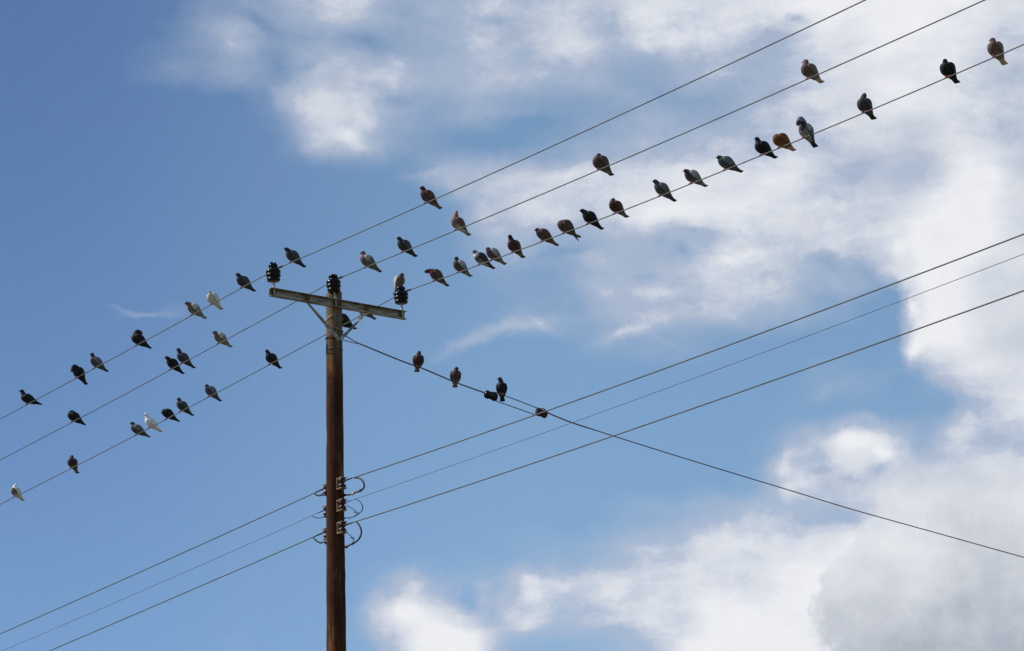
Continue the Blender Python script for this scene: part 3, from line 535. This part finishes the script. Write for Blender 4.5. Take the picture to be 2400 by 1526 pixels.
def pigeon(loc, yaw, ph, sc, H, plum, label, group, hy=0.0, look=0.0, puff=1.0, ctrl=None, nod=.12, droop=0, iris=None, wingset=0.0):
    root = empty('pigeon', loc, label, 'pigeon', group, yaw); root.scale = (sc, sc, sc)
    hd, nk, brs, bel, wg, wt, tl, tt, bars = PL[plum]
    H = V((H[0], hy, H[1]))
    # the torso and neck, fused into one surface
    bm = bmesh.new()
    cs = catmull([rotp(x, 0, z, ph) for x, z, *_ in BODY], 3); hw = lin([b[2] * puff for b in BODY], 3); hh = lin([b[3] * puff for b in BODY], 3)
    loft(bm, cs, hw, hh, 16)
    ch = rotp(.010, 0, .108, ph); c1 = V((*ctrl[:1], 0, ctrl[1])) if ctrl else ch.lerp(H, .5) + V((.008, 0, .008))
    nks = [(ch * (1 - t) ** 2 + c1 * 2 * t * (1 - t) + H * t * t) for t in np.linspace(0, 1, 12)]
    rad = [.045 * puff + (.0235 - .045 * puff) * min(1, (t * 1.05)) ** .8 for t in np.linspace(0, 1, 12)]
    loft(bm, nks, rad, rad, 14)
    hdir = V((math.cos(look), math.sin(look), -nod)).normalized()
    sid = hdir.cross(Zv).normalized(); upd = sid.cross(hdir)
    hc = H + hdir * .004
    bmesh.ops.create_uvsphere(bm, u_segments=16, v_segments=10, radius=1, matrix=Matrix.Translation(hc) @ Matrix((hdir, sid, upd)).transposed().to_4x4() @ Matrix.Diagonal((.0290, .0215, .0230, 1)))
    for s in (-1, 1):                                               # feathered thighs
        k0 = rotp(-.012, s * .022, .060, ph); k1 = V((-.006, s * .017, .024)); tube(bm, [k0, k0.lerp(k1, .6), k1], [.024, .015, .006], 10)
    tmp = obj('tmp', bm, 'feather'); md = tmp.modifiers.new('r', 'REMESH'); md.mode = 'VOXEL'; md.voxel_size = .0036
    sm = tmp.modifiers.new('s', 'SMOOTH'); sm.iterations = 3; sm.factor = .5
    me = bpy.data.meshes.new_from_object(tmp.evaluated_get(DG())); old = tmp.data; bpy.data.objects.remove(tmp); bpy.data.meshes.remove(old)
    me.name = 'body'; me.materials.clear(); me.materials.append(M['feather'])
    for p in me.polygons: p.use_smooth = True
    nkend = nks[:]
    def fb(co):
        dH = (co - hc).length
        u = (co - rotp(.004, 0, .112, ph)).dot((rotp(-.140, 0, .002, ph) - rotp(.004, 0, .112, ph))) / ((rotp(-.140, 0, .002, ph) - rotp(.004, 0, .112, ph)).length_squared)
        col = lerp3(brs, bel, (u - .10) / .35); col = lerp3(col, tl, (u - .70) / .25)
        pn = (co - (ch + (H - ch) * .40)).length
        dn = min((co - q).length - rad[i] for i, q in enumerate(nks[4:], 4))
        # the neck colour runs down to the shoulders
        kn = min(range(12), key=lambda i: (co - nks[i]).length); tn = kn / 11
        col = lerp3(nk, col, (pn - .040) / .022)
        col = lerp3(hd, col, (dH - .025) / .012)
        if iris and dH > .026: col = lerp3(iris, col, (pn - .026) / .016)
        return col
    paint(me, fb); b = bpy.data.objects.new('body', me); C.objects.link(b); b.parent = root
    # wings
    for s in (-1, 1):
        w_ = WING if s * wingset <= 0 else [(x, y + .012 * max(0, min(1, (-x) / .06)), z - .006, a, h) for x, y, z, a, h in WING]
        if droop and s == droop: w_ = [(x, y * 1.1, z - max(0, (-x - .04)) * .55, a, h) for x, y, z, a, h in WING]
        pts = catmull([rotp(x, s * (y + .052 * (puff - 1)), z, ph) for x, y, z, *_ in w_], 3); th = lin([q[3] for q in w_], 3); hh = lin([q[4] * (1 + .6 * (puff - 1)) for q in w_], 3)
        bm = bmesh.new(); loft(bm, pts, th, hh, 12); wo = obj('wing', bm, 'feather', root)
        x0 = rotp(0, 0, .11, ph); xd = rotp(-.17, 0, -.009, ph) - x0; LL_ = xd.length; xd.normalize(); xu = V((-xd.z, 0, xd.x))
        def fw(co):
            u = (co - x0).dot(xd) / LL_; v_ = (co - x0).dot(xu)
            col = lerp3(wg, wt, (u - .62) / .22)
            if plum in SHOULDER: col = lerp3(SHOULDER[plum], col, (u - .10 + .8 * abs(v_ - .012)) / .10)
            if bars:
                for c_, h_ in ((.50, .030), (.66, .034)):
                    uu = u + v_ * 2.2
                    if abs(uu - c_) < h_: col = bars
            return col
        paint(wo.data, fw)
    # tail: a flat closed fan with a blunt end
    tp = catmull([rotp(x, 0, z, ph) for x, z, *_ in TAIL], 3); bm = bmesh.new(); loft(bm, tp, lin([q[2] for q in TAIL], 3), lin([q[3] for q in TAIL], 3), 12)
    to = obj('tail', bm, 'feather', root); x0t = rotp(-.11, 0, .016, ph); xt = rotp(-.197, 0, -.0125, ph) - x0t
    paint(to.data, lambda co: lerp3(tl, tt, ((co - x0t).dot(xt) / xt.length_squared - .62) / .12))
    # head parts
    bm = bmesh.new(); bp = hc + hdir * .0245 - upd * .002; tube(bm, [bp, bp + hdir * .008, bp + hdir * .016 - upd * .001, bp + hdir * .021 - upd * .004], [.0065, .0042, .0028, .0008], 8); obj('beak', bm, 'beak', root)
    for s in (-1, 1):
        bm = bmesh.new(); bmesh.ops.create_uvsphere(bm, u_segments=8, v_segments=6, radius=.0036, matrix=Matrix.Translation(hc + hdir * .008 + sid * s * .0180 + upd * .004)); obj('eye', bm, 'eye', root)
    for s in (-1, 1):
        k1 = V((-.006, s * .017, .030)); an = V((0, s * .017, .0105)); bm = bmesh.new()
        tube(bm, [k1, an], [.0042, .0034], 6)
        for dy in (-.008, 0, .008): tube(bm, [an, an + V((.008, dy * .7, .0)), an + V((.013, dy, -.008)), an + V((.010, dy, -.017))], [.0034, .003, .0026, .0014], 5)
        tube(bm, [an, an + V((-.009, 0, -.001)), an + V((-.011, 0, -.011))], [.003, .0026, .0012], 5)
        obj('leg', bm, 'leg', root)
    return root

BIRDS = {
1:((-6.6761,37.1890,11.8328),-2.757,-0.175,1.03,(0.063,0.187)),
2:((-5.7975,35.9824,11.8520),-2.198,0.209,1.00,(0.089,0.085)),
3:((-5.4975,35.5704,11.8592),-2.442,0.000,1.00,(0.038,0.183)),
4:((-4.8210,34.6414,11.8764),-2.617,0.000,1.00,(-0.063,0.189)),
5:((-3.9689,33.4712,11.9003),-2.442,-0.035,1.00,(0.073,0.141)),
6:((-3.6841,33.0801,11.9089),-2.128,0.000,1.00,(0.031,0.144)),
7:((-3.2539,32.4893,11.9222),-2.373,-0.070,1.00,(0.054,0.159)),
8:((-2.5809,31.5499,11.9181),-2.504,0.035,1.00,(0.057,0.161)),
9:((-0.9003,29.1053,11.7522),-2.539,0.070,1.00,(0.036,0.171)),
10:((-6.1616,37.8953,11.7568),-2.547,0.000,1.00,(-0.017,0.153)),
11:((-4.5017,35.6158,11.8203),-2.477,0.070,1.00,(0.059,0.154)),
12:((-4.3367,35.3892,11.8275),-2.547,0.070,1.00,(0.038,0.189)),
13:((-3.7640,34.6027,11.8533),-2.407,-0.035,1.00,(0.060,0.141)),
14:((-1.7141,31.7567,11.8960),-2.644,0.070,1.03,(0.024,0.173)),
15:((-1.2410,31.0686,11.8445),-2.435,0.000,1.00,(0.046,0.161)),
16:((-0.5936,30.1270,11.7769),-2.400,0.035,1.00,(-0.004,0.213)),
17:((0.9679,27.8558,11.6285),-2.330,0.000,1.00,(0.003,0.175)),
18:((2.8953,25.0523,11.4732),-2.365,-0.140,1.00,(0.020,0.171)),
19:((-7.6054,41.5306,11.5878),-2.128,0.035,1.00,(-0.026,0.230)),
20:((-6.5018,40.0151,11.6304),-1.884,0.105,1.00,(-0.020,0.201)),
21:((-5.3492,38.4322,11.6829),-2.687,-0.035,1.03,(0.045,0.165)),
22:((-5.1176,38.1142,11.6944),-2.512,0.070,1.00,(0.046,0.192)),
23:((-4.8287,37.7174,11.7092),-2.582,-0.035,1.00,(0.045,0.098)),
24:((-4.5874,37.3860,11.7220),-2.512,0.070,1.00,(0.024,0.175)),
25:((-4.1265,36.7531,11.7474),-2.407,0.070,1.00,(0.034,0.148)),
26:((-3.1820,35.4560,11.8035),-2.268,0.000,1.00,(0.051,0.170)),
27:((-2.1710,34.0675,11.8695),-2.617,-0.070,1.00,(0.057,0.206)),
28:((-1.8798,33.6676,11.8897),-2.652,0.070,1.00,(0.041,0.157)),
30:((-0.9197,32.3181,11.8776),-2.609,0.105,1.00,(0.095,0.111)),
31:((-0.6158,31.8761,11.8365),-2.365,-0.035,1.00,(0.022,0.171)),
32:((-0.3638,31.5096,11.8035),-2.679,0.035,1.00,(0.051,0.158)),
33:((-0.2155,31.2939,11.7845),-2.504,0.000,1.00,(0.041,0.133)),
34:((0.0382,30.9248,11.7529),-2.225,0.000,1.00,(0.046,0.182)),
35:((0.3672,30.4463,11.7134),-2.714,0.035,1.03,(0.045,0.133)),
36:((0.6129,30.0890,11.6849),-2.714,0.035,1.03,(-0.005,0.135)),
37:((0.8792,29.7016,11.6552),-2.574,0.070,1.00,(0.065,0.148)),
38:((1.1684,29.2810,11.6242),-2.330,-0.105,1.00,(0.020,0.154)),
39:((1.6326,28.6057,11.5771),-2.609,0.070,1.00,(0.051,0.161)),
40:((1.9425,28.1550,11.5475),-2.539,-0.105,1.00,(0.060,0.132)),
41:((2.2678,27.6819,11.5181),-2.714,-0.105,1.00,(0.057,0.135)),
42:((2.6113,27.1822,11.4888),-2.469,-0.140,1.00,(0.047,0.168)),
43:((2.7785,26.9390,11.4752),-2.469,-0.140,1.00,(0.022,0.099)),
44:((2.9998,26.6172,11.4579),-2.295,0.209,1.00,(0.125,0.121)),
45:((3.5132,25.8705,11.4206),-2.190,-0.035,1.00,(-0.031,0.195)),
46:((4.1908,24.8849,11.3778),-2.190,-0.105,1.00,(0.023,0.158)),
47:((4.5564,24.3531,11.3576),-2.190,0.000,1.00,(0.015,0.164)),
48:((-1.149,32.8881,10.9771),-1.42,-.03,1.0,(.03,.17)),
49:((-.7077,33.0939,10.8239),-1.50,-.03,1.0,(.03,.17)),
50:((-.1517,33.3532,10.7243),-1.60,.12,1.0,(.03,.19)),
29:((-1.345,32.845,11.998),-1.05,.34,.92,(.034,.150)),
}
# k, plumage, label, kwargs
INFO = {
1:('1','black','black pigeon farthest left on the topmost wire, standing level',{}),
2:('1','black','black pigeon preening its breast, second from the left edge on the topmost wire',dict(ctrl=(.060,.185),look=.5,nod=.9,puff=1.06)),
3:('1','grey','grey pigeon with pinkish neck, right of the preening black one on the topmost wire',dict(iris=(.30,.12,.14))),
4:('1','black','fluffed black pigeon with its head turned back over its shoulder on the topmost wire',dict(look=2.7,puff=1.14,nod=.6,ctrl=(.010,.21),H=(-.048,.180))),
5:('1','mealy','pale brown rosy-necked pigeon beside the cream one on the topmost wire',{}),
6:('1','cream','cream pigeon with a greyish face on the topmost wire',dict(look=-.5)),
7:('1','slate','slate grey pigeon on the topmost wire, first one left of the notched insulator',{}),
8:('1','slate','dark slate pigeon just right of the notched insulator on the topmost wire',dict(iris=None)),
9:('1','brown','brown pigeon with a pale tail, alone on the topmost wire far right of the pole',{}),
10:('2','black','hunched black pigeon with hidden head, leftmost on the middle upper wire',dict(puff=1.10,look=2.8,nod=.5,H=(-.030,.138),ctrl=(.03,.16),droop=0,wingset=1)),
11:('2','black','small black pigeon, left one of a close pair on the middle upper wire',{}),
12:('2','slate','dark slate pigeon, right one of a close pair on the middle upper wire',{}),
13:('2','mealy','pale pigeon with whitish shoulder and brown neck, between the close pair and the crossarm',dict(iris=(.25,.08,.07))),
14:('2','rosy','grey pigeon with a rosy neck, first one right of the middle insulator',dict(puff=1.06)),
15:('2','slate','slate pigeon facing left, between the rosy-necked and the tall white-necked pigeons',{}),
16:('2','whiteneck','tall brown and white pigeon with a stretched neck on the middle upper wire',dict(look=-2.4)),
17:('2','brown','plump brown pigeon with its head turned back, alone halfway along the middle upper wire',dict(look=2.6,puff=1.17,nod=.2,H=(.004,.160))),
18:('2','palebrown','greyish brown pigeon alone near the right end of the middle upper wire',dict(look=-.9)),
19:('3','brownbib','white pigeon with a brown bib, leftmost bird on the lowest upper wire',dict(look=-1.6,nod=.9,H=(-.012,.185))),
20:('3','maroon','slim reddish brown pigeon, second from the left on the lowest upper wire',dict(look=-1.6,H=(-.004,.175))),
21:('3','grey','dusky pigeon with a mauve neck, left of the pure white pigeon',dict(iris=(.22,.12,.15),puff=1.03)),
22:('3','white','pure white pigeon with a creamy tail on the lowest upper wire',{}),
23:('3','black','black pigeon crouching low with its head down, just right of the pure white pigeon',dict(nod=.6,look=.2)),
24:('3','slate','dark grey pigeon with a dull pink collar, right of the crouching black one',dict(iris=(.16,.09,.10))),
25:('3','grey','grey pigeon with dark wing bars, second one left of the pole on the lowest wire',{}),
26:('3','black','glossy black pigeon on the lowest upper wire, the nearest one left of the pole',dict(iris=(.03,.06,.055))),
27:('I','black','black pigeon mostly hidden behind the pole top, its back and tail showing',dict(puff=1.2,sc=1.1)),
28:('I','maroon','brownish pigeon hidden behind the crossarm, its breast and tail showing',dict(puff=1.06,H=(.030,.128),nod=.4)),
29:('I','bareback','pigeon with a brown back and pale wing standing on the right-hand insulator',dict(look=.9,nod=.35,puff=1.02)),
30:('3','brown','brown pigeon leaning forward with a bright pink neck on the lowest upper wire',dict(nod=.25,iris=(.75,.16,.32),ctrl=(.045,.130))),
31:('3','greywing','dark-headed pigeon with grey wing, between the pink-necked one and the black and white one',{}),
32:('3','pied','black and white pigeon with a white neck, left one of two touching pigeons',dict(look=.2)),
33:('3','greywing','pigeon with a pale barred wing, right one of two touching pigeons',{}),
34:('3','maroon','dark brown upright pigeon, just right of the two touching pigeons',{}),
35:('3','brown','brown pigeon with pink throat and buff tail, left of the one with drooping wing',dict(iris=(.55,.14,.20),puff=.97)),
36:('3','brown','plump grey brown pigeon with tucked head and one wing drooping below the wire',dict(puff=1.13,look=2.8,nod=.4,H=(-.004,.137),droop=1)),
37:('3','black','sleek black pigeon right of the plump brown one with drooping wing',dict(iris=(.09,.05,.10))),
38:('3','maroon','small reddish brown pigeon between a sleek black one and a grey barred one',dict(look=-1.2,puff=.95)),
39:('3','grey','light grey pigeon with two dark wing bars and a dark tail',dict(iris=(.12,.08,.15))),
40:('3','greywing','grey pigeon with a chestnut neck, left of the greenish slate one',dict(iris=(.16,.06,.045))),
41:('3','greentint','long greenish slate pigeon standing level on the lowest upper wire',{}),
42:('3','black','black pigeon with a purplish breast, just left of the orange one',dict(iris=(.08,.05,.06))),
43:('3','rust','orange rust coloured pigeon with its head tucked in, the only orange bird',dict(puff=1.10,look=2.8,nod=.2,H=(.012,.118))),
44:('3','magpie','grey and white pigeon with arched neck preening, just right of the orange one',dict(ctrl=(.050,.245),look=.2,nod=1.3,H=(.098,.128))),
45:('3','slate','dark pigeon with a raised turned head, third from the right edge',dict(look=-2.2,puff=.98)),
46:('3','black','black upright pigeon, second from the right edge on the lowest upper wire',{}),
47:('3','palebrown','pale brown pigeon with a buff tail, farthest right of all the birds',dict(look=-.7)),
48:('G','maroon','reddish brown pigeon facing forward on the sloping stay wire, nearest the pole',dict(H=(.030,.168),hy=.004,look=.5)),
49:('G','brown','brown pigeon, middle one of three on the sloping stay wire',dict(H=(.030,.165),hy=.010,look=.7)),
50:('G','black','black pigeon looking left beside the first strain insulator',dict(H=(.025,.190),hy=-.012,look=-1.2)),
}

for i, (k, pl, lb, kw) in INFO.items():
    loc, yaw, ph, sc, H = BIRDS[i]
    gp = {'1': 'pigeons on the topmost wire', '2': 'pigeons on the middle upper wire', '3': 'pigeons on the lowest upper wire', 'G': 'pigeons on the sloping stay wire', 'I': 'pigeons at the pole head'}[k]
    kw = dict(kw); H = kw.pop('H', H)
    pigeon(loc, kw.pop('yaw', yaw), kw.pop('ph', ph), kw.pop('sc', sc), H, pl, lb, gp, **kw)
print('objects', len(bpy.data.objects))
